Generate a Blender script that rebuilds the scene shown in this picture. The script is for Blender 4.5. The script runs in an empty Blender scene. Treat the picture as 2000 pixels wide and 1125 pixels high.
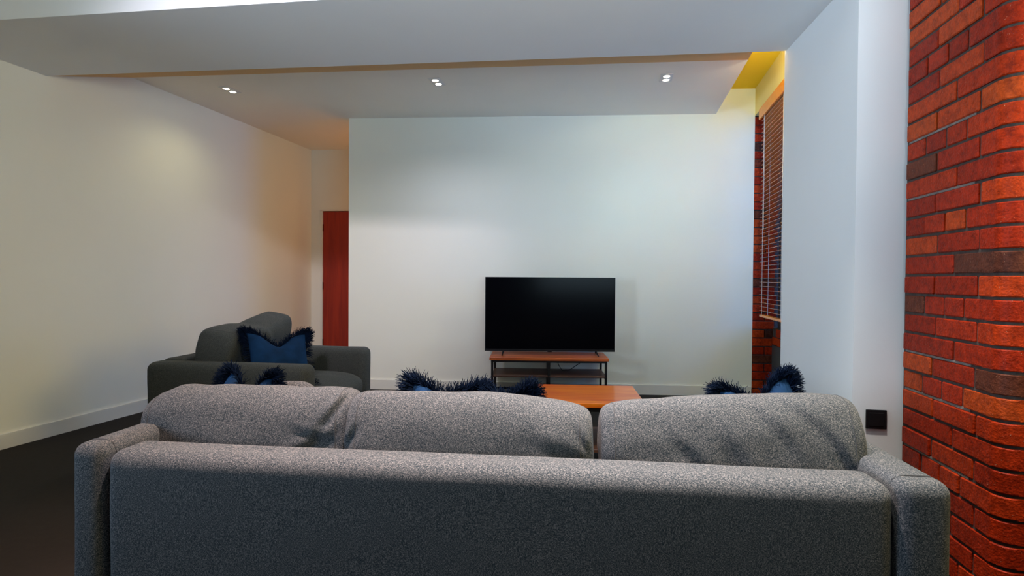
import bpy, bmesh, math, random
from mathutils import Vector, Matrix, noise
random.seed(7)
PI = math.pi
S = bpy.context.scene
COL = S.collection

# ------------------------------------------------------------------ camera
cam_d = bpy.data.cameras.new('camera'); cam = bpy.data.objects.new('camera', cam_d); COL.objects.link(cam)
cam_d.sensor_width = 36; cam_d.lens = 36*1100/2000; cam_d.clip_start = .05
pitch = math.atan(17.2/1100); roll = .007
fwd = Vector((0, math.cos(pitch), -math.sin(pitch))); up0 = Vector((0, math.sin(pitch), math.cos(pitch))); r0 = Vector((1, 0, 0))
rr = r0*math.cos(roll)+up0*math.sin(roll); uu = -r0*math.sin(roll)+up0*math.cos(roll)
M3 = Matrix((rr, uu, -fwd)).transposed()
cam.matrix_world = Matrix.Translation((0, 0, 1.1)) @ M3.to_4x4()
S.camera = cam

# ------------------------------------------------------------------ view, world, daylight, added fills
S.view_settings.view_transform = 'Standard'; S.view_settings.look = 'None'
S.view_settings.exposure = 0.35; S.view_settings.gamma = 1.0; S.view_settings.use_curve_mapping = False
w = bpy.data.worlds.new('world'); S.world = w; w.use_nodes = True
w.node_tree.nodes['Background'].inputs[0].default_value = (.45, .6, .9, 1)
w.node_tree.nodes['Background'].inputs[1].default_value = .06

def area(name, loc, target, sx, sy, power, color, spread=180):
    d = bpy.data.lights.new(name, 'AREA'); d.shape = 'RECTANGLE'; d.size = sx; d.size_y = sy
    d.energy = power; d.color = color; d.spread = math.radians(spread)
    o = bpy.data.objects.new(name, d); COL.objects.link(o); o.location = loc
    o.rotation_euler = (Vector(target)-Vector(loc)).to_track_quat('-Z', 'Y').to_euler()
    return o
# added overhead fill above the seating, then daylight through the niche window
area('overhead_fill', (.85, 1.3, 3.62), (.85, 1.3, 0), 1.7, 1.5, 14, (.82, .92, 1.0))
area('window_daylight', (4.3, 3.7, 2.2), (1.9, 4.7, 1.6), 2.8, 2.4, 150, (.14, .36, 1.0))
# unseen fill added behind the camera, aimed up to brighten the beam
area('rear_up_fill', (1.4, -1.72, 1.4), (1.0, .28, 3.1), 2.0, 1.2, 58, (.60, .84, 1.0), 108)
area('side_fill', (-3.95, .3, 1.45), (1.5, 2.8, 2.1), 1.2, 1.1, 27.5, (.58, .77, 1.0), 75)  # added cool fill from the left for the pillar side
area('right_warm_fill', (2.66, .85, 1.95), (-3.3, 3.6, 1.25), 1.1, 1.2, 22, (1.0, .74, .25), 110)  # added warm fill, out of view, brightening the left wall

# ------------------------------------------------------------------ helpers
def new_mat(name):
    m = bpy.data.materials.new(name); m.use_nodes = True
    return m, m.node_tree.nodes, m.node_tree.links, m.node_tree.nodes['Principled BSDF']

def mat(name, col, rough=.6, var=.06, scale=8, bump=0, bscale=60, metal=0, spec=.5, stretch=(1, 1, 1), coat=0):
    m, N, L, P = new_mat(name)
    P.inputs['Roughness'].default_value = rough; P.inputs['Metallic'].default_value = metal
    P.inputs['Specular IOR Level'].default_value = spec; P.inputs['Coat Weight'].default_value = coat
    tc = N.new('ShaderNodeTexCoord'); mp = N.new('ShaderNodeMapping'); mp.inputs['Scale'].default_value = stretch
    L.new(tc.outputs['Object'], mp.inputs[0])
    n = N.new('ShaderNodeTexNoise'); n.inputs['Scale'].default_value = scale; n.inputs['Detail'].default_value = 5
    L.new(mp.outputs[0], n.inputs['Vector'])
    r = N.new('ShaderNodeValToRGB')
    r.color_ramp.elements[0].position = .3; r.color_ramp.elements[1].position = .7
    r.color_ramp.elements[0].color = (*[c*(1-var) for c in col], 1)
    r.color_ramp.elements[1].color = (*[min(1, c*(1+var)) for c in col], 1)
    L.new(n.outputs['Fac'], r.inputs[0]); L.new(r.outputs[0], P.inputs['Base Color'])
    if bump:
        n2 = N.new('ShaderNodeTexNoise'); n2.inputs['Scale'].default_value = bscale; n2.inputs['Detail'].default_value = 4
        b = N.new('ShaderNodeBump'); b.inputs['Strength'].default_value = bump; b.inputs['Distance'].default_value = .002
        L.new(mp.outputs[0], n2.inputs['Vector']); L.new(n2.outputs['Fac'], b.inputs['Height']); L.new(b.outputs[0], P.inputs['Normal'])
    return m

def fabric(name, dark, mid, light, freq=1.0):
    """melange upholstery: crossed thread noises of two tones"""
    m, N, L, P = new_mat(name)
    P.inputs['Roughness'].default_value = .95; P.inputs['Specular IOR Level'].default_value = .15
    P.inputs['Sheen Weight'].default_value = .05; P.inputs['Sheen Roughness'].default_value = .5
    tc = N.new('ShaderNodeTexCoord'); freq *= 1.45
    outs = []
    for sc in ((170*freq, 170*freq, 620*freq), (620*freq, 620*freq, 170*freq)):
        mp = N.new('ShaderNodeMapping'); mp.inputs['Scale'].default_value = sc
        L.new(tc.outputs['Object'], mp.inputs[0])
        n = N.new('ShaderNodeTexNoise'); n.inputs['Scale'].default_value = 1.0; n.inputs['Detail'].default_value = 2
        L.new(mp.outputs[0], n.inputs['Vector']); outs.append(n)
    mx = N.new('ShaderNodeMath'); mx.operation = 'ADD'
    L.new(outs[0].outputs['Fac'], mx.inputs[0]); L.new(outs[1].outputs['Fac'], mx.inputs[1])
    hf = N.new('ShaderNodeMath'); hf.operation = 'MULTIPLY'; hf.inputs[1].default_value = .5
    L.new(mx.outputs[0], hf.inputs[0])
    r = N.new('ShaderNodeValToRGB'); e = r.color_ramp.elements
    e[0].position = .38; e[0].color = (*dark, 1); e[1].position = .62; e[1].color = (*light, 1)
    k = e.new(.5); k.color = (*mid, 1)
    L.new(hf.outputs[0], r.inputs[0]); L.new(r.outputs[0], P.inputs['Base Color'])
    b = N.new('ShaderNodeBump'); b.inputs['Strength'].default_value = .35; b.inputs['Distance'].default_value = .0015
    L.new(hf.outputs[0], b.inputs['Height']); L.new(b.outputs[0], P.inputs['Normal'])
    return m

def wood(name, c1, c2, rough=.35, axis=0, coat=.2):
    m, N, L, P = new_mat(name)
    P.inputs['Roughness'].default_value = rough; P.inputs['Coat Weight'].default_value = coat
    tc = N.new('ShaderNodeTexCoord'); mp = N.new('ShaderNodeMapping')
    s = [22, 22, 22]; s[axis] = 1.6
    mp.inputs['Scale'].default_value = s; L.new(tc.outputs['Object'], mp.inputs[0])
    n = N.new('ShaderNodeTexNoise'); n.inputs['Scale'].default_value = 1; n.inputs['Detail'].default_value = 6; n.inputs['Distortion'].default_value = 1.2
    L.new(mp.outputs[0], n.inputs['Vector'])
    r = N.new('ShaderNodeValToRGB'); e = r.color_ramp.elements
    e[0].position = .35; e[0].color = (*c1, 1); e[1].position = .66; e[1].color = (*c2, 1)
    L.new(n.outputs['Fac'], r.inputs[0]); L.new(r.outputs[0], P.inputs['Base Color'])
    return m

def brick_mat(name, gloss=.42):
    m, N, L, P = new_mat(name)
    oi = N.new('ShaderNodeObjectInfo'); tc = N.new('ShaderNodeTexCoord')
    r = N.new('ShaderNodeValToRGB'); r.color_ramp.interpolation = 'LINEAR'; e = r.color_ramp.elements
    e[0].position = 0; e[0].color = (.062, .022, .016, 1)
    e[1].position = 1; e[1].color = (.47, .060, .009, 1)
    for p, c in ((.06, (.16, .035, .015)), (.10, (.28, .017, .003)), (.45, (.36, .022, .004)), (.75, (.45, .036, .005))):
        k = e.new(p); k.color = (*c, 1)
    L.new(oi.outputs['Random'], r.inputs[0])
    ad = N.new('ShaderNodeVectorMath'); ad.operation = 'ADD'; L.new(tc.outputs['Object'], ad.inputs[0]); L.new(oi.outputs['Location'], ad.inputs[1])
    n = N.new('ShaderNodeTexNoise'); n.inputs['Scale'].default_value = 34; n.inputs['Detail'].default_value = 9; n.inputs['Roughness'].default_value = .8
    L.new(ad.outputs[0], n.inputs['Vector'])
    r2 = N.new('ShaderNodeValToRGB'); e2 = r2.color_ramp.elements
    e2[0].position = .3; e2[0].color = (.16, .12, .14, 1); e2[1].position = .60; e2[1].color = (1.15, 1.2, 1.1, 1)
    L.new(n.outputs['Fac'], r2.inputs[0])
    mx = N.new('ShaderNodeMix'); mx.data_type = 'RGBA'; mx.blend_type = 'MULTIPLY'; mx.inputs[0].default_value = .85
    L.new(r.outputs[0], mx.inputs[6]); L.new(r2.outputs[0], mx.inputs[7])
    # pale grit specks, doubling as small highlights painted into the colour
    v = N.new('ShaderNodeTexNoise'); v.inputs['Scale'].default_value = 230; v.inputs['Detail'].default_value = 2
    L.new(ad.outputs[0], v.inputs['Vector'])
    r3 = N.new('ShaderNodeValToRGB'); r3.color_ramp.elements[0].position = .71; r3.color_ramp.elements[1].position = .77
    L.new(v.outputs['Fac'], r3.inputs[0])
    mx2 = N.new('ShaderNodeMix'); mx2.data_type = 'RGBA'; L.new(r3.outputs[0], mx2.inputs[0]); L.new(mx.outputs[2], mx2.inputs[6]); mx2.inputs[7].default_value = (.55, .32, .2, 1)
    L.new(mx2.outputs[2], P.inputs['Base Color'])
    P.inputs['Roughness'].default_value = gloss; P.inputs['Specular IOR Level'].default_value = .09
    n3 = N.new('ShaderNodeTexNoise'); n3.inputs['Scale'].default_value = 120; n3.inputs['Detail'].default_value = 5
    L.new(ad.outputs[0], n3.inputs['Vector'])
    b = N.new('ShaderNodeBump'); b.inputs['Strength'].default_value = .75; b.inputs['Distance'].default_value = .004
    L.new(n3.outputs['Fac'], b.inputs['Height']); L.new(b.outputs[0], P.inputs['Normal'])
    return m

def emis(name, col, s):
    m, N, L, P = new_mat(name)
    P.inputs['Emission Color'].default_value = (*col, 1); P.inputs['Emission Strength'].default_value = s
    n = N.new('ShaderNodeTexNoise'); n.inputs['Scale'].default_value = 20
    r = N.new('ShaderNodeValToRGB'); r.color_ramp.elements[0].color = (.85, .85, .8, 1); r.color_ramp.elements[1].color = (.9, .9, .85, 1)
    L.new(n.outputs['Fac'], r.inputs[0]); L.new(r.outputs[0], P.inputs['Base Color'])
    return m

WALL = mat('wall_paint', (.86, .84, .73), .85, .012, 2, .12, 180, spec=.2)
WALLR = mat('pillar_paint', (.78, .775, .76), .85, .012, 2, .12, 180, spec=.2)
CEIL = mat('ceiling_paint', (.92, .87, .78), .9, .012, 2, .1, 160, spec=.2)
BEAMP = mat('beam_paint', (.87, .865, .87), .9, .012, 2, .1, 160, spec=.2)
DARKW = mat('dark_wall_paint', (.10, .09, .085), .85, .02, 2)
SKIRT = mat('skirting_gloss', (.80, .765, .68), .35, .01, 3)
OCHRE = mat('ochre_paint', (.94, .62, .004), .8, .02, 3, .1, 160)
CREAM = mat('pale_yellow_paint', (.90, .76, .30), .8, .02, 3, .1, 160)
FLOOR = mat('floor_dark', (.018, .015, .013), .75, .12, 30, .2, 200, spec=.15)
MORTAR = mat('mortar', (.060, .042, .034), .95, .35, 40, .8, 150)
MORTARL = mat('mortar_pale', (.20, .165, .145), .95, .3, 40, .8, 150)
BRICK = brick_mat('red_brick')
BRICKD = brick_mat('reveal_brick', .5)
SOFA = fabric('sofa_fabric', (.006, .013, .019), (.036, .045, .052), (.182, .173, .172))
CHAIRF = fabric('armchair_fabric', (.022, .028, .028), (.05, .054, .052), (.10, .10, .09))
SEAMM = mat('seam_thread', (.035, .038, .042), .9, .1, 40)
NAVY = mat('navy_velvet', (.004, .021, .060), .8, .35, 14, .3, 90, spec=.08)
NAVY.node_tree.nodes['Principled BSDF'].inputs['Sheen Weight'].default_value = .05
NAVY.node_tree.nodes['Principled BSDF'].inputs['Sheen Tint'].default_value = (.10, .35, .8, 1)
FRINGE = mat('navy_fringe', (.0025, .007, .020), .9, .3, 30, spec=.05)
BLACK = mat('black_plastic', (.006, .006, .007), .5, .1, 30, spec=.25)
SCREEN = mat('tv_screen', (.002, .002, .003), .16, .05, 4, spec=.05)
STEEL = mat('dark_steel', (.022, .018, .017), .45, .1, 30, metal=.6)
WTABLE = wood('coffee_table_wood', (.70, .075, .003), (.95, .27, .012), .3, 0, .35)
WSTAND = wood('tv_stand_wood', (.36, .055, .008), (.62, .14, .022), .35, 0)
WSHELF = wood('stand_shelf_wood', (.075, .03, .017), (.12, .05, .028), .5, 0)
WDOOR = wood('mahogany_door', (.26, .012, .001), (.36, .022, .002), .55, 2, 0)
WBLIND = wood('blind_wood', (.72, .24, .05), (.85, .34, .09), .22, 1, 1.0)
WVAL = wood('valance_wood', (.90, .26, .008), (.98, .34, .012), .35, 1)
FRAMEG = mat('window_frame_paint', (.05, .05, .05), .5, .1, 20)
PANELG = mat('grey_panel', (.055, .055, .05), .6, .06, 20)
LAMPM = emis('lamp_glow', (1.0, .86, .66), 9)
WHITEP = mat('white_plastic', (.75, .73, .70), .5, .02, 20)
LEGW = wood('dark_leg', (.03, .018, .01), (.06, .035, .02), .4, 2)

def obj(name, bm, m, parent=None, smooth=False, loc=None, kind=None):
    me = bpy.data.meshes.new(name); bmesh.ops.recalc_face_normals(bm, faces=bm.faces[:]); bm.to_mesh(me); bm.free()
    if smooth:
        for p in me.polygons: p.use_smooth = True
    me.materials.append(m)
    o = bpy.data.objects.new(name, me); COL.objects.link(o)
    if parent: o.parent = parent
    if loc: o.location = loc
    if kind: o['kind'] = kind
    return o

def thing(name, label, cat, loc=(0, 0, 0), rotz=0, group=None):
    o = bpy.data.objects.new(name, None); COL.objects.link(o); o.empty_display_size = .1
    o.location = loc; o.rotation_euler = (0, 0, rotz); o['label'] = label; o['category'] = cat
    if group: o['group'] = group
    return o

def tag(o, label, cat, group=None):
    o['label'] = label; o['category'] = cat
    if group: o['group'] = group
    return o

def struct(name, bm, m, parent=None):
    return obj(name, bm, m, parent, kind=None if parent else 'structure')

def add_prism(bm, pts, z0, z1):
    lo = [bm.verts.new((p[0], p[1], z0 if not callable(z0) else z0(p))) for p in pts]
    hi = [bm.verts.new((p[0], p[1], z1)) for p in pts]
    n = len(pts)
    bm.faces.new(lo[::-1]); bm.faces.new(hi)
    for i in range(n): bm.faces.new((lo[i], lo[(i+1) % n], hi[(i+1) % n], hi[i]))
def prism(pts, z0, z1):
    bm = bmesh.new(); add_prism(bm, pts, z0, z1); return bm

def add_box(bm, lo, hi, bev=0, seg=2, mtx=None):
    c = [(a+b)/2 for a, b in zip(lo, hi)]; s = [abs(b-a) for a, b in zip(lo, hi)]
    g = bmesh.ops.create_cube(bm, size=1); vs = g['verts']
    for v in vs: v.co = Vector((v.co.x*s[0]+c[0], v.co.y*s[1]+c[1], v.co.z*s[2]+c[2]))
    if bev:
        es = list({e for v in vs for e in v.link_edges})
        r = bmesh.ops.bevel(bm, geom=es, offset=bev, segments=seg, profile=.5, affect='EDGES')
        vs = list({v for f in r['faces'] for v in f.verts} | {v for v in vs if v.is_valid})
    if mtx:
        bmesh.ops.transform(bm, matrix=mtx, verts=[v for v in vs if v.is_valid])
def box(lo, hi, bev=0, seg=2):
    bm = bmesh.new(); add_box(bm, lo, hi, bev, seg); return bm

def add_tube(bm, pts, r, n=6, r2=None):
    pts = [Vector(p) for p in pts]; rings = []
    for i, p in enumerate(pts):
        d = (pts[min(i+1, len(pts)-1)]-pts[max(i-1, 0)]).normalized()
        a = d.orthogonal().normalized() if i == 0 else (rings[-1][1]-rings[-1][1].dot(d)*d).normalized()
        b = d.cross(a); q = r if r2 is None else r+(r2-r)*i/(len(pts)-1)
        rings.append(([bm.verts.new(p+a*q*math.cos(2*PI*k/n)+b*q*math.sin(2*PI*k/n)) for k in range(n)], a))
    for i in range(len(rings)-1):
        A, B = rings[i][0], rings[i+1][0]
        for k in range(n): bm.faces.new((A[k], A[(k+1) % n], B[(k+1) % n], B[k]))
    bm.faces.new(rings[0][0][::-1]); bm.faces.new(rings[-1][0])
def tube(pts, r, n=6, r2=None):
    bm = bmesh.new(); add_tube(bm, pts, r, n, r2); return bm

def add_cyl(bm, c, r, z0, z1, n=20):
    add_tube(bm, [(c[0], c[1], z0), (c[0], c[1], z1)], r, n)

def offset_wall(a, b, t):
    """quad from line a-b thickened by t to the right-hand side of a->b"""
    d = Vector((b[0]-a[0], b[1]-a[1])).normalized(); n = Vector((d.y, -d.x))*t
    return [a, b, (b[0]+n.x, b[1]+n.y), (a[0]+n.x, a[1]+n.y)]

def lerp2(a, b, t): return (a[0]+(b[0]-a[0])*t, a[1]+(b[1]-a[1])*t)

# ------------------------------------------------------------------ setting
HI = 3.5
LW = lambda y: (-3.231+(y-3.546)*.2127, y)           # left wall line
LN, LF = LW(-1.7), LW(7.0)
D1, D2 = (-2.484, 7.0), (-1.30, 6.83)                   # corridor end wall
TA, TB = (-1.625, 5.60), (2.283, 5.34)                # television wall
WA, WB = (2.283, 5.34), (1.903, 3.40)                # window wall line of the niche
PF, PC = (1.607, 3.359), (1.507, 2.48)               # white pillar: far and near left corners
struct('floor', prism([(-5, -2), (3.4, -2), (3.4, 7.4), (-5, 7.4)], -.1, 0), FLOOR)
bm = bmesh.new()
add_prism(bm, offset_wall(LF, LW(.9), .15), 0, HI); add_prism(bm, offset_wall(LW(-.3), LN, .15), 0, HI)
add_prism(bm, offset_wall(LW(.9), LW(-.3), .15), 0, .9); add_prism(bm, offset_wall(LW(.9), LW(-.3), .15), 2.0, HI)
struct('wall_left', bm, WALL)
bm = prism(offset_wall(D2, D1, -.001), 0, 2.7); bm.free()
# corridor end wall with door opening
def P_on(a, b, s):
    L_ = math.dist(a, b); return lerp2(a, b, s/L_)
dj0, dj1 = .128, 1.0
bm = bmesh.new()
add_prism(bm, offset_wall(P_on(D1, D2, -.1), P_on(D1, D2, dj0), -.12), 0, 2.9)
add_prism(bm, offset_wall(P_on(D1, D2, dj0), P_on(D1, D2, dj1), -.12), 1.935, 2.9)
add_prism(bm, offset_wall(P_on(D1, D2, dj1), P_on(D1, D2, 1.3), -.12), 0, 2.9)
struct('wall_corridor', bm, WALL)
ang_d = math.atan2(D2[1]-D1[1], D2[0]-D1[0])
door = bpy.data.objects.new('door_1', None); COL.objects.link(door); door.location = (*P_on(D1, D2, dj0), 0); door.rotation_euler = (0, 0, ang_d)
door['kind'] = 'structure'
bm = bmesh.new(); add_box(bm, (-.012, -.012, 0), (.012, .10, 1.935)); add_box(bm, (dj1-dj0-.012, -.012, 0), (dj1-dj0+.012, .10, 1.935)); add_box(bm, (-.012, -.012, 1.925), (dj1-dj0+.012, .10, 1.945))
obj('door_frame', bm, SKIRT, door)
obj('door_leaf', box((.016, .0, .01), (dj1-dj0-.016, .044, 1.922), .002, 1), WDOOR, door)
for z in (.30, 1.0, 1.72):
    h = obj('hinge', box((.004, -.008, z-.045), (.020, .004, z+.045), .002, 1), BLACK, door)
bm = tube([(dj1-dj0-.08, -.003, 1.0), (dj1-dj0-.08, -.05, 1.0), (dj1-dj0-.20, -.055, 1.0)], .009, 8)
obj('door_handle', bm, STEEL, door)
# television wall: solid partition with corridor behind it
tvn = Vector((-(TB[1]-TA[1]), TB[0]-TA[0])).normalized()
TA2 = (TA[0]+tvn.x*.14, TA[1]+tvn.y*.14); TB2 = (TB[0]+tvn.x*.14, TB[1]+tvn.y*.14)
struct('wall_tv', prism([TA, TB, TB2, TA2], 0, 2.95), WALL)
struct('wall_passage', prism([(TA[0]+.75, TA[1]+.08), (TA[0]+.90, TA[1]+.08), (TA[0]+.90, 6.95), (TA[0]+.75, 6.95)], 0, 2.9), WALL)
# baseboards
def skirting(name, a, b, off):
    return struct(name, prism(offset_wall(a, b, off), 0, .095), SKIRT)
skirting('baseboard_left', LW(6.98), LW(-1.6), -.016)
skirting('baseboard_tv', TA, lerp2(TA, TB, .998), .016)
skirting('baseboard_corridor', P_on(D1, D2, .02), P_on(D1, D2, dj0-.015), .016)

# lowered ceiling over the television, with its right edge open to the niche
SN0, SN1 = (-3.03, 4.50), (1.676, 4.05)              # near edge
SF1 = (1.948, 5.50)
SZ = 2.68
bm = bmesh.new()
add_prism(bm, [SN0, SN1, SF1, (2.0, 5.55), (-1.0, 7.3), (-2.7, 7.3), (-3.2, 4.52)], SZ, 2.90)
struct('ceiling_lowered', bm, CEIL)
# beam box with a sloping back face up to the lowered ceiling
BZ = 2.456
BN0, BN1 = (-3.45, 3.105), (1.60, 2.432)              # near edge
BF0, BF1 = (-3.35, 3.861), (1.62, 3.338)               # far edge
bm = bmesh.new()
add_prism(bm, [BN0, BN1, BF1, BF0], BZ, 3.45)
struct('ceiling_beam', bm, BEAMP)
bm = bmesh.new()
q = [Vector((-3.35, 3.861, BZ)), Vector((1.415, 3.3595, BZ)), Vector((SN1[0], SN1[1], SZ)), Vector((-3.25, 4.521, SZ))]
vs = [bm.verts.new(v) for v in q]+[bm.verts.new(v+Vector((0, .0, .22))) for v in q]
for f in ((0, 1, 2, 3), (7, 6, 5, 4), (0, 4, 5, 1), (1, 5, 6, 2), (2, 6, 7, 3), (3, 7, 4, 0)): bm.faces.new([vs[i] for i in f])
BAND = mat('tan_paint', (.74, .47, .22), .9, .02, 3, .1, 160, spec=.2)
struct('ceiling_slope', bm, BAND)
# ochre niche ceiling
struct('ceiling_niche', prism([(1.3, 3.3), (1.95, 3.3), (2.30, 5.36), (1.90, 5.40), (1.60, 4.0)], 2.915, 3.0), OCHRE)
# near ceiling with an opening cut for the added overhead fill
bm = bmesh.new()
x0, x1, y0, y1 = -.1, 1.8, .45, 2.1
add_prism(bm, [(-5, -3.4), (3.4, -3.4), (3.4, y0), (-5, y0)], HI, HI+.1)
add_prism(bm, [(-5, y1), (3.4, y1), (3.4, 7.4), (-5, 7.4)], HI, HI+.1)
add_prism(bm, [(-5, y0), (x0, y0), (x0, y1), (-5, y1)], HI, HI+.1)
add_prism(bm, [(x1, y0), (3.4, y0), (3.4, y1), (x1, y1)], HI, HI+.1)
struct('ceiling', bm, CEIL)
# rear and right walls behind the camera
bm = bmesh.new()
add_prism(bm, [(-5, -1.7), (-.7, -1.7), (-.7, -1.6), (-5, -1.6)], 0, HI)
add_prism(bm, [(2.2, -1.7), (3.4, -1.7), (3.4, -1.6), (2.2, -1.6)], 0, HI)
add_prism(bm, [(-.7, -1.7), (2.2, -1.7), (2.2, -1.6), (-.7, -1.6)], 0, .85)
add_prism(bm, [(-.7, -1.7), (2.2, -1.7), (2.2, -1.6), (-.7, -1.6)], 2.3, HI)
struct('wall_rear', bm, DARKW)
bm = bmesh.new()
add_prism(bm, [(2.6, -1.7), (2.75, -1.7), (2.75, .3), (2.6, .3)], 0, HI); add_prism(bm, [(2.6, 1.4), (2.75, 1.4), (2.75, 2.6), (2.6, 2.6)], 0, HI)
add_prism(bm, [(2.6, .3), (2.75, .3), (2.75, 1.4), (2.6, 1.4)], 0, .95); add_prism(bm, [(2.6, .3), (2.75, .3), (2.75, 1.4), (2.6, 1.4)], 2.15, HI)
struct('wall_right', bm, DARKW)
# white pillar between seating and niche
struct('wall_pillar', prism([PC, (1.98, 2.40), (2.25, 2.8), (1.93, 3.37), PF], 0, HI), WALLR)
# niche window wall
def WP(y, off=0):
    t = (5.34-y)/(5.34-3.40); p = lerp2(WA, WB, t); d = Vector((WB[0]-WA[0], WB[1]-WA[1])).normalized()
    return (p[0]-d.y*off, p[1]+d.x*off)
zl = 2.66
struct('wall_niche', prism([WP(5.34), WP(3.3), WP(3.3, .45), WP(5.5, .45), WP(5.5)], zl, 3.0), CREAM)
RY = .19                                              # depth of the window recess
bm = bmesh.new()
add_prism(bm, [WP(5.40, RY), WP(3.3, RY), WP(3.3, RY+.2), WP(5.40, RY+.2)], 0, .66)
add_prism(bm, [WP(3.62, RY), WP(3.3, RY), WP(3.3, RY+.2), WP(3.62, RY+.2)], .66, zl)
struct('wall_apron', bm, MORTAR)
struct('trim_1', prism([WP(5.345, RY-.012), WP(3.5, RY-.012), WP(3.5, RY), WP(5.345, RY)], 0, .50), PANELG)
# brick reveal in line with the television wall, bricks laid on mortar
tvd = Vector((TB[0]-TA[0], TB[1]-TA[1])).normalized()
R0 = Vector(TB)+tvd*.001
def RP(s, off): v = R0+tvd*s+tvn*off; return (v.x, v.y)
reveal = struct('wall_reveal', prism([RP(0, .012), RP(.45, .012), RP(.45, .14), RP(0, .14)], 0, zl), MORTAR)
course = .0805
def brick_obj(pts, z0, z1, m, parent, bev=.004):
    cx = sum(p[0] for p in pts)/len(pts); cy = sum(p[1] for p in pts)/len(pts); cz = (z0+z1)/2
    bm = prism([(p[0]-cx, p[1]-cy) for p in pts], z0-cz, z1-cz)
    if bev: bmesh.ops.bevel(bm, geom=[e for e in bm.edges], offset=bev, segments=1, affect='EDGES')
    o = obj('brick', bm, m, parent, loc=(cx, cy, cz)); return o
z = 0; i = 0
while z < zl-.02:
    zt = min(z+course-.010, zl)
    segs = [(.0, .11), (.12, .22)] if i % 2 else [(.0, .20)]
    for a, b in segs:
        if b-a < .02: continue
        j = random.uniform(-.002, .003)
        brick_obj([RP(a, j), RP(b, j), RP(b, .05), RP(a, .05)], z, zt, BRICKD, reveal, .003)
    z += course; i += 1
# apron bricks below the sill of the niche window
for k, zz in enumerate((.505, .585)):
    s = 5.33 - (.12 if k else 0)
    while s > 3.7:
        e_ = max(s-.26, 3.65)
        brick_obj([WP(s, RY-.014), WP(e_+.01, RY-.014), WP(e_+.01, RY+.03), WP(s, RY+.03)], zz, zz+.07, BRICKD, bpy.data.objects['wall_apron'], .003)
        s = e_
# window in the niche: frame, glazing bars, panes
win = bpy.data.objects.new('window_1', None); COL.objects.link(win); win['kind'] = 'structure'
wd = Vector((WB[0]-WA[0], WB[1]-WA[1])).normalized(); win.location = (*WP(5.32, RY+.06), 0); win.rotation_euler = (0, 0, math.atan2(wd.y, wd.x))
WL = 1.66
bm = bmesh.new()
for a, b in (((0, -.03, .66), (.06, .03, zl)), ((WL-.06, -.03, .66), (WL, .03, zl)), ((0, -.03, .66), (WL, .03, .73)), ((0, -.03, zl-.07), (WL, .03, zl)), ((.8, -.025, .66), (.86, .025, zl))):
    add_box(bm, a, b)
for zz in (1.2, 1.7, 2.2): add_box(bm, (0, -.015, zz-.012), (WL, .015, zz+.012))
obj('window_frame', bm, FRAMEG, win)
GLASS, N_, L_, P_ = new_mat('window_glass')
N_.remove(P_)
tr = N_.new('ShaderNodeBsdfTransparent'); tr.inputs[0].default_value = (.93, .96, .96, 1)
gl = N_.new('ShaderNodeBsdfGlossy'); gl.inputs['Roughness'].default_value = .02
fr_ = N_.new('ShaderNodeFresnel'); fr_.inputs[0].default_value = 1.45; mxs = N_.new('ShaderNodeMixShader')
L_.new(fr_.outputs[0], mxs.inputs[0]); L_.new(tr.outputs[0], mxs.inputs[1]); L_.new(gl.outputs[0], mxs.inputs[2])
L_.new(mxs.outputs[0], N_['Material Output'].inputs[0])
zs = [.73, 1.188, 1.212, 1.688, 1.712, 2.188, 2.212, zl-.07]
for xa, xb in ((.06, .80), (.86, WL-.06)):
    for k in range(4):
        obj('pane', box((xa, -.003, zs[2*k]), (xb, .003, zs[2*k+1])), GLASS, win)

# brick pier: rounded corner, bricks one by one
hd = math.radians(9.5)
A = Vector((1.692, 2.42)); fd = Vector((-math.sin(hd), -math.cos(hd)))      # toward the camera along the left face
nd = Vector((math.cos(hd), -math.sin(hd)))                                 # into the pier / along the front face
ST = .555; RAD = .055; LEN = .62
def PP(s, off=0): v = A+fd*s+nd*off; return (v.x, v.y)
CC = A+fd*ST+nd*RAD
def arc(r, n=7):
    out = []
    for k in range(n):
        a = (PI/2)*k/(n-1); v = CC-nd*r*math.cos(a)+fd*r*math.sin(a); out.append((v.x, v.y))
    return out
def PFp(u, off=0): v = CC+nd*u+fd*(RAD-off); return (v.x, v.y)              # on the front face
g = .007
core = [PP(-.02, g)]+arc(RAD-g)+[PFp(LEN, g), PFp(LEN, .5), PP(-.02, .5)]
pier = struct('wall_pier', prism(core, 0, HI), MORTAR)
rows = {0: [.338], 1: [.216, .475], 2: [.133, .271, .395], 3: [.205, .468]}
front = {0: [.06, .17, .42, .53, .8], 1: [.20, .45, .70], 2: [.28, .40, .65, .77], 3: [.20, .45, .70]}
JZ = 1.133
k0 = -int(JZ/course)-1
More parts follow.
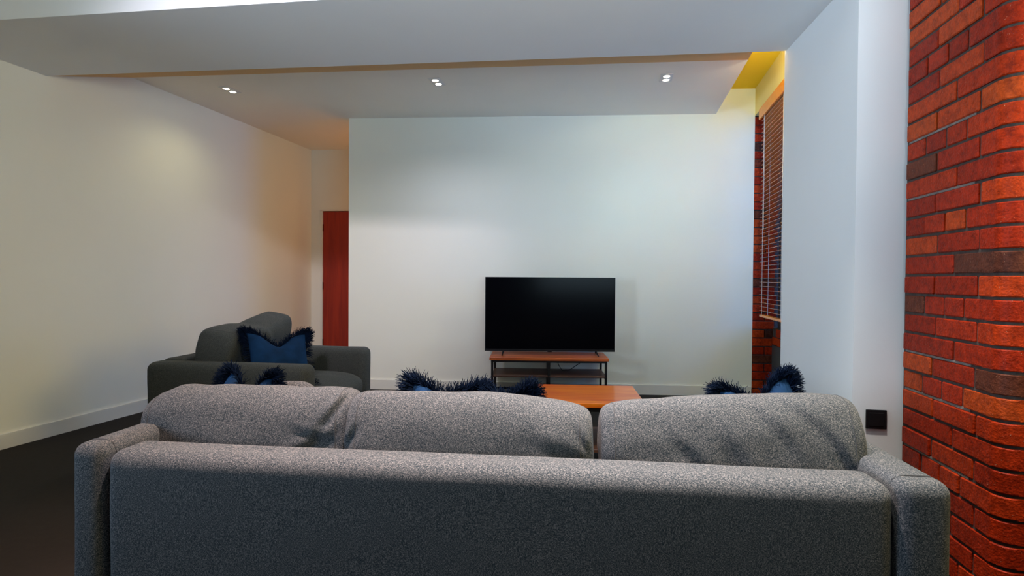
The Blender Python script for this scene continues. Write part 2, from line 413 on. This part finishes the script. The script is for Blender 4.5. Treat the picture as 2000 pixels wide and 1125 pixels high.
for k in range(k0, 30):
    z0 = JZ+k*course; z1 = z0+course-.0105
    if z1 < .01: continue
    z0 = max(z0, .001); z1 = min(z1, HI-.002)
    if z1-z0 < .015: continue
    ph = k % 4; j = [x+random.uniform(-.006, .006) for x in rows[ph]]
    edges = [-.015]+j
    for a, b in zip(edges[:-1], edges[1:]):
        q = random.uniform(-.002, .003); q2 = q+random.uniform(-.001, .001)
        brick_obj([PP(a+.0062, -q), PP(b-.0062, -q2), PP(b-.0062, .05), PP(a+.0062, .05)], z0, z1, BRICK, pier)
    fr = front[ph]; q = random.uniform(-.001, .002)
    pts = [PP(j[-1]+.0062, -q)]+arc(RAD+q)+[PFp(fr[0]-.0062, -q), PFp(fr[0]-.0062, .05)]+arc(.01, 3)[::-1]+[PP(j[-1]+.0062, .05)]
    o = brick_obj(pts, z0, z1, BRICK, pier, .0035)
    for f in o.data.polygons: pass
    fe = fr+[LEN]
    if z0 > .1 and z0 < 2.9:
        for a, b in zip(fe[:-1], fe[1:]):
            b = min(b, LEN+.0062)
            if b-a < .05: continue
            q = random.uniform(-.002, .003)
            brick_obj([PFp(a+.0062, -q), PFp(b-.0062, -q), PFp(b-.0062, .05), PFp(a+.0062, .05)], z0, z1, BRICK, pier)
e0, e1 = PFp(LEN, .03), PFp(LEN, .18)
struct('wall_return', prism([e0, (2.62, e0[1]-.1), (2.62, e1[1]-.1), e1], 0, HI), WALLR)
# raised pale pointing lines left on a few joints of the pier
for zz in (JZ+4*course, JZ-6*course, JZ-4*course, JZ+7*course, JZ-9*course):
    bm = bmesh.new()
    add_prism(bm, [PP(.0, .004), PP(.44, .004), PP(.44, .02), PP(0, .02)], zz-.0085, zz)
    obj('mortar_joint', bm, MORTARL, pier)

# ------------------------------------------------------------------ blind
blind = thing('window_blind', 'brown wooden venetian blind with orange valance hanging in the niche window', 'blind', (*WP(5.13, .035), 0), math.atan2(wd.y, wd.x))
BL = 1.50
obj('valance', box((-.02, -.045, 2.565), (BL, -.028, 2.66), .003, 1), WVAL, blind)
obj('head_rail', box((0, -.026, 2.58), (BL, .03, 2.63), .003, 1), WBLIND, blind)
obj('bottom_rail', box((0, -.024, .775), (BL, .024, .795), .004, 2), WVAL, blind)
sm = None; zz = .832; tilt = math.radians(-3)
while zz < 2.565:
    if sm is None:
        bm = bmesh.new(); n = 4
        for i in range(n+1): pass
        add_box(bm, (0, -.0245, -.0014), (BL, .0245, .0014), .001, 1)
        bmesh.ops.rotate(bm, verts=bm.verts[:], cent=(0, 0, 0), matrix=Matrix.Rotation(tilt, 3, 'X'))
        sl = obj('slat', bm, WBLIND, blind, loc=(0, 0, zz)); sm = sl
    else:
        sl = sm.copy(); COL.objects.link(sl); sl.parent = blind; sl.location = (0, 0, zz)
    zz += .0365
for x in (.10, .72, 1.35):
    for yy in (-.026, .026):
        obj('ladder_cord', tube([(x, yy, .79), (x, yy, 2.6)], .0016, 5), WHITEP, blind)
obj('pull_cord', tube([(.16, -.034, 1.55), (.16, -.034, 2.6)], .0014, 5), WHITEP, blind)

# ------------------------------------------------------------------ ceiling lights
def downlight(c, hdg, label, e, col):
    t = thing('ceiling_light', label, 'ceiling light', (c[0], c[1], SZ), -hdg, 'recessed twin downlights in the lowered ceiling')
    bm = bmesh.new()
    add_box(bm, (-.048, -.088, -.003), (.048, .088, -.0005), .001, 1)
    obj('frame', bm, WHITEP, t)
    for s in (-1, 1):
        bm = bmesh.new(); add_cyl(bm, (0, 0), .025, -.007, -.003, 24)
        l = obj('lamp', bm, LAMPM, t, loc=(0, s*.041, 0))
        bm = bmesh.new()
        for i in range(24):
            a, b = 2*PI*i/24, 2*PI*(i+1)/24
            q = [bm.verts.new((r*math.cos(x), r*math.sin(x), zz)) for r, x, zz in ((.0255, a, -.004), (.0255, b, -.004), (.032, b, -.0035), (.032, a, -.0035))]
            q2 = [bm.verts.new(v.co+Vector((0, 0, -.004))) for v in q]
            bm.faces.new(q); bm.faces.new(q2[::-1])
            bm.faces.new((q[0], q[1], q2[1], q2[0])); bm.faces.new((q[2], q[3], q2[3], q2[2]))
        obj('lamp_ring', bm, WHITEP, l)
    d = bpy.data.lights.new('downlight_bulb', 'SPOT'); d.energy = e; d.color = col; d.spot_size = math.radians(150); d.spot_blend = 1; d.shadow_soft_size = .03
    o = bpy.data.objects.new('downlight_bulb', d); COL.objects.link(o); o.parent = t; o.location = (0, 0, -.03)
    return t
downlight((-2.391, 4.769), math.radians(12), 'recessed twin ceiling light nearest the left wall, two small lamps lit', 10, (1, .92, .55))
downlight((-.614, 4.540), math.radians(11), 'recessed twin ceiling light in the middle of three, above left of the television', 36, (.76, .80, 1))
downlight((1.191, 4.413), math.radians(11), 'recessed twin ceiling light on the right, nearest the yellow niche', 21, (.58, .87, 1))
# added point light hidden behind the pillar, no fixture, brightens the niche
d = bpy.data.lights.new('niche_fill', 'POINT'); d.energy = 20; d.color = (.9, 1, .74); d.shadow_soft_size = .03
o = bpy.data.objects.new('niche_fill', d); COL.objects.link(o); o.location = (1.80, 3.62, 2.64)
# dim orange point light added out of view to warm the passage
d = bpy.data.lights.new('passage_fill', 'POINT'); d.energy = 4; d.color = (1, .42, .10); d.shadow_soft_size = .08
o = bpy.data.objects.new('passage_fill', d); COL.objects.link(o); o.location = (-1.3, 6.3, 1.7)
# warm lamps in the near ceiling, above the frame
for x, y, e, c in ((-1.1, 1.75, 250, (1, .52, .28)), (-.1, 1.65, 1000, (1, .79, .74)), (.80, 1.6, 480, (1, .95, .86))):
    d = bpy.data.lights.new('near_ceiling_lamp', 'SPOT'); d.energy = e; d.color = c; d.spot_size = math.radians(58); d.spot_blend = 1; d.shadow_soft_size = .05
    o = bpy.data.objects.new('near_ceiling_lamp', d); COL.objects.link(o); o.location = (x, y, HI-.04)

# unseen spots added to lift the lower television wall, aimed below the beam
for x, y, tgt, e, c in ((-1.0, -.5, (-1.5, 5.6, .95), 480, (.97, .88, 1)), (.7, -.6, (1.3, 5.4, .95), 38, (1, .5, .25))):
    d = bpy.data.lights.new('tv_wall_fill', 'SPOT'); d.energy = e; d.color = c; d.spot_size = math.radians(34); d.spot_blend = 1; d.shadow_soft_size = .15
    o = bpy.data.objects.new('tv_wall_fill', d); COL.objects.link(o); o.location = (x, y, 3.42)
    o.rotation_euler = (Vector(tgt)-Vector((x, y, 3.42))).to_track_quat('-Z', 'Y').to_euler()

# ------------------------------------------------------------------ soft furnishing builders
def soft_shape(W, D, H, p=5.0, pc=3.2, bulge=.12, nz=.006, seed=0, creases=(), top=None):
    """returns f(cube point)->position of a stuffed box: W along x, D thickness along y, H along z (0..H)"""
    def f(c):
        x, y, z = c
        m = max(abs(y), abs(z)); n2 = (abs(y)**pc+abs(z)**pc)**(1/pc)
        if n2 > 1e-9: y, z = y*m/n2, z*m/n2
        n = (abs(x)**p+m**p)**(1/p)
        x, y, z = x/n, y/n, z/n
        b = 1-bulge*(x*x*.9+z*z*.5)+bulge*.4
        X = x*W/2*(1-.03*z*z-.02*y*y); Y = y*D/2*b; Z = z*H/2*(1-.02*x*x)
        v = Vector((X, Y, Z))
        q = noise.noise_vector(Vector((X*4+seed*9.1, Y*4, Z*5)))*nz*1.8+noise.noise_vector(Vector((X*11+seed*3.7, Y*9, Z*12)))*nz*.7
        v += q
        for (cx, cz, ang, ln, wd_, dp, side) in creases:      # folds across a face
            if side*Y <= 0: continue
            ux, uz = math.cos(ang), math.sin(ang); dx, dz = X-cx, Z-cz
            a = dx*ux+dz*uz; o = -dx*uz+dz*ux
            v.y += -side*dp*math.exp(-(a/ln)**2)*math.exp(-(o/wd_)**2)
            v.y += side*dp*.7*math.exp(-(a/ln)**2)*math.exp(-((o-2*wd_)/wd_)**2)
        if top: v.z += top(x)*max(0, (z+.2)/1.2)
        v.z += H/2
        return v
    return f
def soft_mesh(f, nx=64, ny=16, nz=30):
    bm = bmesh.new(); cache = {}
    def V(c):
        k = tuple(round(t, 5) for t in c)
        if k not in cache: cache[k] = bm.verts.new(f(c))
        return cache[k]
    N3 = (nx, ny, nz)
    for ax in range(3):
        u, v = [a for a in range(3) if a != ax]
        for s in (-1, 1):
            for i in range(N3[u]):
                for j in range(N3[v]):
                    q = []
                    for di, dj in ((0, 0), (1, 0), (1, 1), (0, 1)):
                        c = [0, 0, 0]; c[ax] = s; c[u] = math.sin((-1+2*(i+di)/N3[u])*PI/2*.98)/math.sin(PI/2*.98); c[v] = math.sin((-1+2*(j+dj)/N3[v])*PI/2*.98)/math.sin(PI/2*.98)
                        q.append(V(c))
                    try: bm.faces.new(q)
                    except ValueError: pass
    return bm
def seam_ring(f, axis, val, r=.0016, n=60, half=None):
    """closed welt following the cushion surface at a fixed cube coordinate"""
    pts = []
    for i in range(n+1):
        t = 8*(i % n)/n
        if t < 2: a, b = -1+t, -1
        elif t < 4: a, b = 1, -1+(t-2)
        elif t < 6: a, b = 1-(t-4), 1
        else: a, b = -1, 1-(t-6)
        c = [0, 0, 0]; c[axis] = val; u, v = [k for k in range(3) if k != axis]; c[u], c[v] = a, b
        pts.append(f(c))
    return tube(pts, r, 5)

def cushion(name, label, loc, rotz, tilt, W, D, H, m, group=None, rotx2=0, seams=True, parent=None, cat='cushion', **kw):
    t = thing(name, label, cat, loc, rotz, group)
    t.rotation_euler = (tilt, rotx2, rotz)
    f = soft_shape(W, D, H, **kw)
    c = obj('cover', soft_mesh(f), m, t, True)
    if seams:
        for s in (-1, 1):
            obj('seam', seam_ring(f, 0, s*.93), m if False else SEAMM, t, True)
    return t

def rbox(lo, hi, r, m, name, parent, seg=5, bow=0, sub=None):
    bm = bmesh.new(); add_box(bm, lo, hi, r, seg)
    return obj(name, bm, m, parent, True)

# ------------------------------------------------------------------ sofa
SO = (-.098, 1.508, 0); SR = math.radians(-6.4)
def SW(x, y, z=0):
    c, s = math.cos(SR), math.sin(SR); return (SO[0]+x*c-y*s, SO[1]+x*s+y*c, z)
sofa = thing('sofa', 'long grey fabric three-seat sofa seen from behind, its back to the camera', 'sofa', SO, SR)
HW = 1.196; AL, AR = .105, .130
def panel_soft(lo, hi, r, name, parent, m, nz=.0025, seed=0, res=(40, 5, 16)):
    """rounded upholstered block with slight unevenness"""
    c = Vector([(a+b)/2 for a, b in zip(lo, hi)]); h = Vector([(b-a)/2 for a, b in zip(lo, hi)])
    def f(q):
        p = Vector([q[i]*h[i] for i in range(3)])
        inner = Vector([max(-(h[i]-r), min(h[i]-r, p[i])) for i in range(3)])
        d = p-inner
        if d.length > 1e-9: p = inner+d.normalized()*r*min(1, max(abs(d[i]) for i in range(3))/r*1.0)
        p += c
        p += noise.noise_vector(Vector((p.x*3+seed, p.y*3, p.z*4)))*nz+noise.noise_vector(Vector((p.x*13+seed, p.y*13, p.z*13)))*nz*.35
        return p
    bm = bmesh.new(); cache = {}
    def axis_pts(i, n):
        k = 5; a = (h[i]-r)/h[i]; out = [-1+(1-a)*(1-math.cos(PI/2*t/k)) for t in range(k)]
        out += [-a+2*a*t/n for t in range(n+1)]; out += [-x for x in out[:k][::-1]]
        return out
    AP = [axis_pts(i, res[i]) for i in range(3)]
    for ax in range(3):
        u, v = [a for a in range(3) if a != ax]
        for s in (-1, 1):
            for i in range(len(AP[u])-1):
                for j in range(len(AP[v])-1):
                    q = []
                    for di, dj in ((0, 0), (1, 0), (1, 1), (0, 1)):
                        cc = [0, 0, 0]; cc[ax] = s; cc[u] = AP[u][i+di]; cc[v] = AP[v][j+dj]
                        kk = tuple(round(t, 5) for t in cc)
                        if kk not in cache: cache[kk] = bm.verts.new(f(cc))
                        q.append(cache[kk])
                    bm.faces.new(q)
    return obj(name, bm, m, parent, True)
back = panel_soft((-HW+AL+.002, -.008, .10), (HW-AR-.002, .15, .592), .042, 'back_frame', sofa, SOFA, seed=3)
al = panel_soft((-HW, -.012, .10), (-HW+AL, .93, .612), .036, 'armrest', sofa, SOFA, seed=5, res=(3, 24, 14))
ar = panel_soft((HW-AR, -.012, .10), (HW, .93, .606), .036, 'armrest', sofa, SOFA, seed=8, res=(3, 24, 14))
# end-cap seam near the rear of each armrest
for (x0_, x1_, zt, par) in ((-HW, -HW+AL, .612, al), (HW-AR, HW, .606, ar)):
    e_ = .0005; r_ = .034; y_ = .045
    pts = [(x0_-e_, y_, .13), (x0_-e_, y_, zt-r_), (x0_+r_*.3, y_, zt-r_*.28), (x0_+r_, y_, zt+e_), (x1_-r_, y_, zt+e_), (x1_-r_*.3, y_, zt-r_*.28), (x1_+e_, y_, zt-r_), (x1_+e_, y_, .13)]
    obj('seam', tube(pts, .002, 5), SEAMM, par)
panel_soft((-HW+AL+.003, .12, .12), (HW-AR-.003, .90, .28), .03, 'base', sofa, SOFA, seed=11)
for x in (-HW+.07, HW-.09):
    for y in (.07, .85):
        bm = bmesh.new(); add_tube(bm, [(x, y, 0), (x, y, .11)], .016, 10, .024); obj('leg', bm, LEGW, sofa)
# loose seat cushions
xs = [-HW+AL+.008, -.358, .350, HW-AR-.008]
for i, nm in enumerate(('left', 'middle', 'right')):
    a, b = xs[i], xs[i+1]
    cushion('seat_cushion', 'flat grey %s seat cushion of the sofa, mostly hidden behind the back cushions' % nm, SW((a+b)/2, .525, .275), SR, 0, b-a-.006, .74, .15, SOFA, 'seat cushions of the long sofa', p=9, bulge=.02, nz=.002, seams=False, seed=i)
TB_ = math.radians(-9)
def topL(x): return -.020+.012*x*x-.045*max(0, -x-.72)/.28
def topM(x): return -.016-.036*max(0, x-.1)**1.4
def topR(x): return .002-.012*x*x-.012*max(0, -x-.4)+.022*x
KW = dict(p=12, pc=2.9, bulge=.09)
cushion('back_cushion', 'plump grey back cushion on the left of the sofa, creased at its right end', SW(-.822, .295, .405), SR, TB_, .745, .21, .345, SOFA, 'back cushions of the long sofa',
        nz=.005, seed=2, top=topL, creases=((.30, .05, math.radians(58), .075, .012, .007, -1), (.22, -.05, math.radians(28), .12, .013, .012, -1), (.34, .12, math.radians(70), .04, .010, .010, -1), (.27, .0, math.radians(-15), .07, .012, .009, -1)), **KW)
cushion('back_cushion', 'plump smooth grey back cushion in the middle of the sofa', SW(-.070, .285, .405), SR, TB_, .800, .225, .345, SOFA, 'back cushions of the long sofa',
        nz=.004, seed=4, top=topM, creases=((-.37, .0, math.radians(60), .05, .012, .010, -1), (.30, -.03, math.radians(-20), .12, .03, .005, -1), (.36, .03, math.radians(-60), .05, .012, .006, -1)), **KW)
cushion('back_cushion', 'plump grey back cushion on the right of the sofa with diagonal wrinkles', SW(.728, .282, .405), SR, TB_, .770, .22, .345, SOFA, 'back cushions of the long sofa',
        nz=.005, seed=6, top=topR, creases=((.10, .08, math.radians(-50), .11, .013, .007, -1), (-.12, -.02, math.radians(-48), .10, .014, .007, -1), (.20, .10, math.radians(-38), .09, .014, .006, -1), (.0, -.02, math.radians(-60), .10, .02, .006, -1), (.30, .0, math.radians(-55), .07, .012, .008, -1)), **KW)

# ------------------------------------------------------------------ navy pillows with fringe
def pillow(label, loc, rot, W=.43, T=.12, chop=.09, seed=0, pinch=0.0, group='fringed navy pillows', strands=1900, fl=.040):
    t = thing('throw_pillow', label, 'pillow', loc, 0, group); t.rotation_euler = rot
    h = W/2
    def f(u, v, s):
        pr = (max(0, 1-u*u)**.55)*(max(0, 1-v*v)**.55)
        x = u*h*(1-.09*(1-v*v)); z = v*h*(1-.07*(1-u*u))
        y = s*T/2*pr*1.05
        k = math.exp(-(u/.42)**2)
        z -= chop*k*max(0, (v+.15)/1.15)**1.6
        y *= 1-.25*k*max(0, v)
        x *= 1-pinch*max(0, v)**1.5
        p = Vector((x, y, z))
        p += noise.noise_vector(Vector((x*9+seed*5, z*9, s)))*.010*pr+noise.noise_vector(Vector((x*22+seed, z*22, s)))*.004*pr
        p.y += .018*noise.noise(Vector((x*4+seed*2, z*4, 0)))
        return p+Vector((0, 0, h))
    bm = bmesh.new(); n = 26; cache = {}
    def V(i, j, s):
        if i in (0, n) or j in (0, n): s0 = 0
        else: s0 = s
        k = (i, j, s0)
        if k not in cache: cache[k] = bm.verts.new(f(math.sin((-1+2*i/n)*PI/2), math.sin((-1+2*j/n)*PI/2), s))
        return cache[k]
    for s in (-1, 1):
        for i in range(n):
            for j in range(n): bm.faces.new((V(i, j, s), V(i+1, j, s), V(i+1, j+1, s), V(i, j+1, s)))
    obj('cover', bm, NAVY, t, True)
    rnd = random.Random(seed+50); bm = bmesh.new()
    for k in range(strands):
        q = rnd.random()*4; e = int(q); a = -1+2*(q-e)
        if e in (1, 3) and rnd.random() < .6: a = abs(a)**.5
        if rnd.random() < .30: a = math.copysign(1-rnd.random()*.3, a)
        if e == 2 or rnd.random() < .25: e = 2     # more of them along the top edge
        u, v = ((a, -1), (1, a), (a, 1), (-1, a))[e]
        p = f(u, v, 0); o = f(u*1.0, v*1.0, 0)
        out = Vector((u if e in (1, 3) else u*.55, 0, v if e in (0, 2) else v*.55)).normalized()
        if e in (0, 2): out.x += .35*u**3
        d = (out+Vector((rnd.gauss(0, .30), rnd.gauss(0, .55), rnd.gauss(0, .30)))).normalized()
        cr = max(0, abs(u)+abs(v)-1.45)/.55
        L = fl*rnd.uniform(.75, 1.15)*(1+.35*cr)
        g_ = Vector((rnd.gauss(0, .3), rnd.gauss(0, .4), -.35))
        add_tube(bm, [p-out*.006, p+d*L*.5, p+(d+g_*.35).normalized()*L], .0019, 3, .0009)
    obj('fringe', bm, FRINGE, t, kind='stuff')
    return t
pillow('navy velvet pillow with dark fringe lying against the armchair back cushion', (-1.325, 3.25, .475), (math.radians(-36), math.radians(3), math.radians(36)), W=.35, T=.11, chop=.085, seed=1, fl=.042)
pillow('navy fringed pillow peeking over the left back cushion of the sofa', (-1.07, 2.17, .40), (math.radians(-14), math.radians(4), math.radians(-12)), W=.32, chop=.10, seed=2, pinch=.42)
pillow('navy fringed pillow behind the left half of the middle sofa cushion, strands standing up', (-.285, 2.105, .425), (math.radians(-18), math.radians(5), math.radians(-6)), W=.27, chop=.03, seed=3, fl=.05)
pillow('navy fringed pillow in front of the television stand, behind the middle sofa cushion', (.005, 2.06, .438), (math.radians(-20), math.radians(-9), math.radians(-12)), W=.235, chop=.02, seed=4, pinch=.35, fl=.05)
pillow('navy fringed pillow peeking over the right sofa cushion before the white pillar', (.935, 1.97, .455), (math.radians(-14), math.radians(-14), math.radians(-8)), W=.285, chop=.065, seed=5, pinch=.15)
cushion('scatter_cushion', 'small plain grey cushion half hidden beside the leftmost navy sofa pillow', (-.885, 2.20, .425), SR, math.radians(-12), .24, .10, .265, SOFA, None, p=3.2, bulge=.3, nz=.004, seed=9, seams=False)

# ------------------------------------------------------------------ armchair (faces right)
CO = (-1.97, 3.62, 0); CR = math.radians(-97)
chair = thing('armchair', 'wide dark grey fabric armchair by the left wall, facing right', 'armchair', CO, CR)
# local: x across (arm to arm), y forward, origin at the middle of the back
cw = .485
panel_soft((-cw, -.03, .09), (-cw+.14, .93, .62), .045, 'armrest', chair, CHAIRF, seed=21, res=(4, 20, 12))
panel_soft((cw-.14, -.03, .09), (cw, .93, .62), .045, 'armrest', chair, CHAIRF, seed=25, res=(4, 20, 12))
panel_soft((-cw+.13, -.04, .09), (cw-.13, .11, .625), .04, 'back_frame', chair, CHAIRF, seed=22, res=(20, 3, 12))
panel_soft((-cw+.135, .08, .10), (cw-.135, .90, .27), .03, 'base', chair, CHAIRF, seed=23, res=(20, 20, 3))
for x in (-cw+.07, cw-.07):
    for y in (.05, .86):
        bm = bmesh.new(); add_tube(bm, [(x, y, 0), (x, y, .10)], .016, 10, .024); obj('leg', bm, LEGW, chair)
def CW(x, y, z=0):
    c, s = math.cos(CR), math.sin(CR); return (CO[0]+x*c-y*s, CO[1]+x*s+y*c, z)
cushion('seat_cushion', 'thick grey seat cushion of the armchair, its front bulging past the near arm', CW(0, .54, .265), CR, 0, .685, .84, .215, CHAIRF, None, p=7, bulge=.03, nz=.004, seams=False, seed=31)
cushion('back_cushion', 'loose grey back cushion of the armchair, leaning with a folded top', CW(0, .25, .465), CR, math.radians(-10), .70, .24, .36, CHAIRF, None, p=14, pc=6, bulge=.07, nz=.006, seams=True, seed=33,
        top=lambda x: -.020 if x > -.1 else -.020-.075*(x+.1), creases=((0, .05, 1.2, .12, .02, .02, 1), (.2, .0, 1.0, .1, .02, .015, 1)))

# ------------------------------------------------------------------ coffee table
ctR = math.radians(-4)
ct = thing('coffee_table', 'low coffee table with glossy orange wooden top on dark base, beyond the sofa', 'table', (.415, 3.36, 0), ctR)
bm = bmesh.new()
tw, td = .345, .275
obj('tabletop', box((-tw, -td, .395), (tw, td, .42), .003, 2), WTABLE, ct)
for x in (-tw+.03, tw-.03):
    for y in (-td+.03, td-.03): obj('leg', box((x-.0125, y-.0125, 0), (x+.0125, y+.0125, .395)), STEEL, ct)
bm = bmesh.new()
for y in (-td+.03, td-.03): add_box(bm, (-tw+.03, y-.0125, .37), (tw-.03, y+.0125, .394))
for x in (-tw+.03, tw-.03): add_box(bm, (x-.0125, -td+.03, .37), (x+.0125, td-.03, .394))
obj('frame', bm, STEEL, ct)
obj('shelf', box((-tw+.03, -td+.03, .14), (tw-.03, td-.03, .158), .002, 1), WSHELF, ct)

# ------------------------------------------------------------------ television stand
sr = math.radians(-2)
st = thing('tv_stand', 'low metal framed stand with reddish wooden top and shelf below the television', 'tv stand', (.34, 5.19, 0), sr)
sw, sd = .515, .20; zt = .405
obj('top_board', box((-sw-.015, -sd-.01, zt-.028), (sw+.015, sd+.01, zt), .003, 1), WSTAND, st)
for x in (-sw+.01, sw-.01):
    for y in (-sd+.01, sd-.01): obj('leg', box((x-.010, y-.010, 0), (x+.010, y+.010, zt-.028)), STEEL, st)
for y in (-sd+.01, sd-.01):
    obj('centre_post', box((-.012, y-.010, .05), (.012, y+.010, zt-.028)), STEEL, st)
bm = bmesh.new()
for y in (-sd+.01, sd-.01): add_box(bm, (-sw, y-.008, zt-.045), (sw, y+.008, zt-.0275))
for x in (-sw+.01, sw-.01): add_box(bm, (x-.008, -sd, zt-.045), (x+.008, sd, zt-.0275)); add_box(bm, (x-.008, -sd, .215), (x+.008, sd, .228))
for y in (-sd+.01, sd-.01): add_box(bm, (-sw, y-.008, .05), (sw, y+.008, .064))
obj('rail', bm, STEEL, st)
obj('shelf', box((-sw+.005, -sd, .228), (sw-.005, sd, .246), .002, 1), WSHELF, st)

# ------------------------------------------------------------------ television
tv = thing('television', 'large flat black television, switched off, standing on the low stand', 'television', (.35, 5.17, 0), math.radians(-.8))
W2 = .596; z0, z1 = .440, 1.120
obj('housing', box((-W2, -.004, z0), (W2, .022, z1), .004, 2), BLACK, tv)
obj('rear_bulge', box((-.45, .020, z0+.06), (.45, .055, z0+.42), .012, 2), BLACK, tv)
obj('screen', box((-W2+.006, -.0065, z0+.020), (W2-.006, -.0035, z1-.006)), SCREEN, tv)
bm = bmesh.new()
add_box(bm, (-W2, -.0085, z0), (W2, -.0035, z0+.018), .001, 1); add_box(bm, (-W2, -.0075, z0), (-W2+.006, -.0035, z1)); add_box(bm, (W2-.006, -.0075, z0), (W2, -.0035, z1)); add_box(bm, (-W2, -.0075, z1-.006), (W2, -.0035, z1))
obj('bezel', bm, BLACK, tv)
obj('name_plate', box((-.018, -.0098, z0+.006), (.018, -.0085, z0+.012)), STEEL, tv)
obj('sensor', box((-.02, -.007, z0-.006), (.02, .006, z0), .001, 1), BLACK, tv)
for s in (-1, 1):
    x = s*.425
    bm = bmesh.new()
    add_tube(bm, [(x, .008, z0+.004), (x+s*.004, -.03, zt+.022), (x+s*.01, -.095, zt+.006)], .009, 8, .005)
    add_tube(bm, [(x, .008, z0+.004), (x+s*.004, .05, zt+.022), (x+s*.01, .11, zt+.006)], .009, 8, .005)
    obj('foot', bm, BLACK, tv)
cb = [(-.03, .12, .372), (.03, .12, .362), (.08, .11, .345), (.105, .09, .29), (.13, .07, .252), (.20, .07, .255), (.26, .10, .29), (.33, .12, .335), (.37, .13, .355), (.40, .14, .350)]
c, s = math.cos(sr), math.sin(sr)
cb = [(.34+x*c-y*s, 5.19+x*s+y*c, z) for x, y, z in cb]
tag(obj('power_cable', tube(cb, .0035, 6), BLACK, smooth=True), 'thin black cable looping from the stand post below the television', 'cable')

# ------------------------------------------------------------------ wall socket
fang = math.atan2(2.40-2.48, 1.98-1.507)
sk = thing('socket_plate', 'square black blank plate low on the white pillar beside the brick', 'socket plate', (1.600, 2.463, .497), fang)
obj('plate', box((-.042, -.009, -.042), (.042, -.0005, .042), .003, 2), BLACK, sk)
obj('rocker', box((-.030, -.0115, -.030), (.030, -.0085, .030), .002, 1), BLACK, sk)
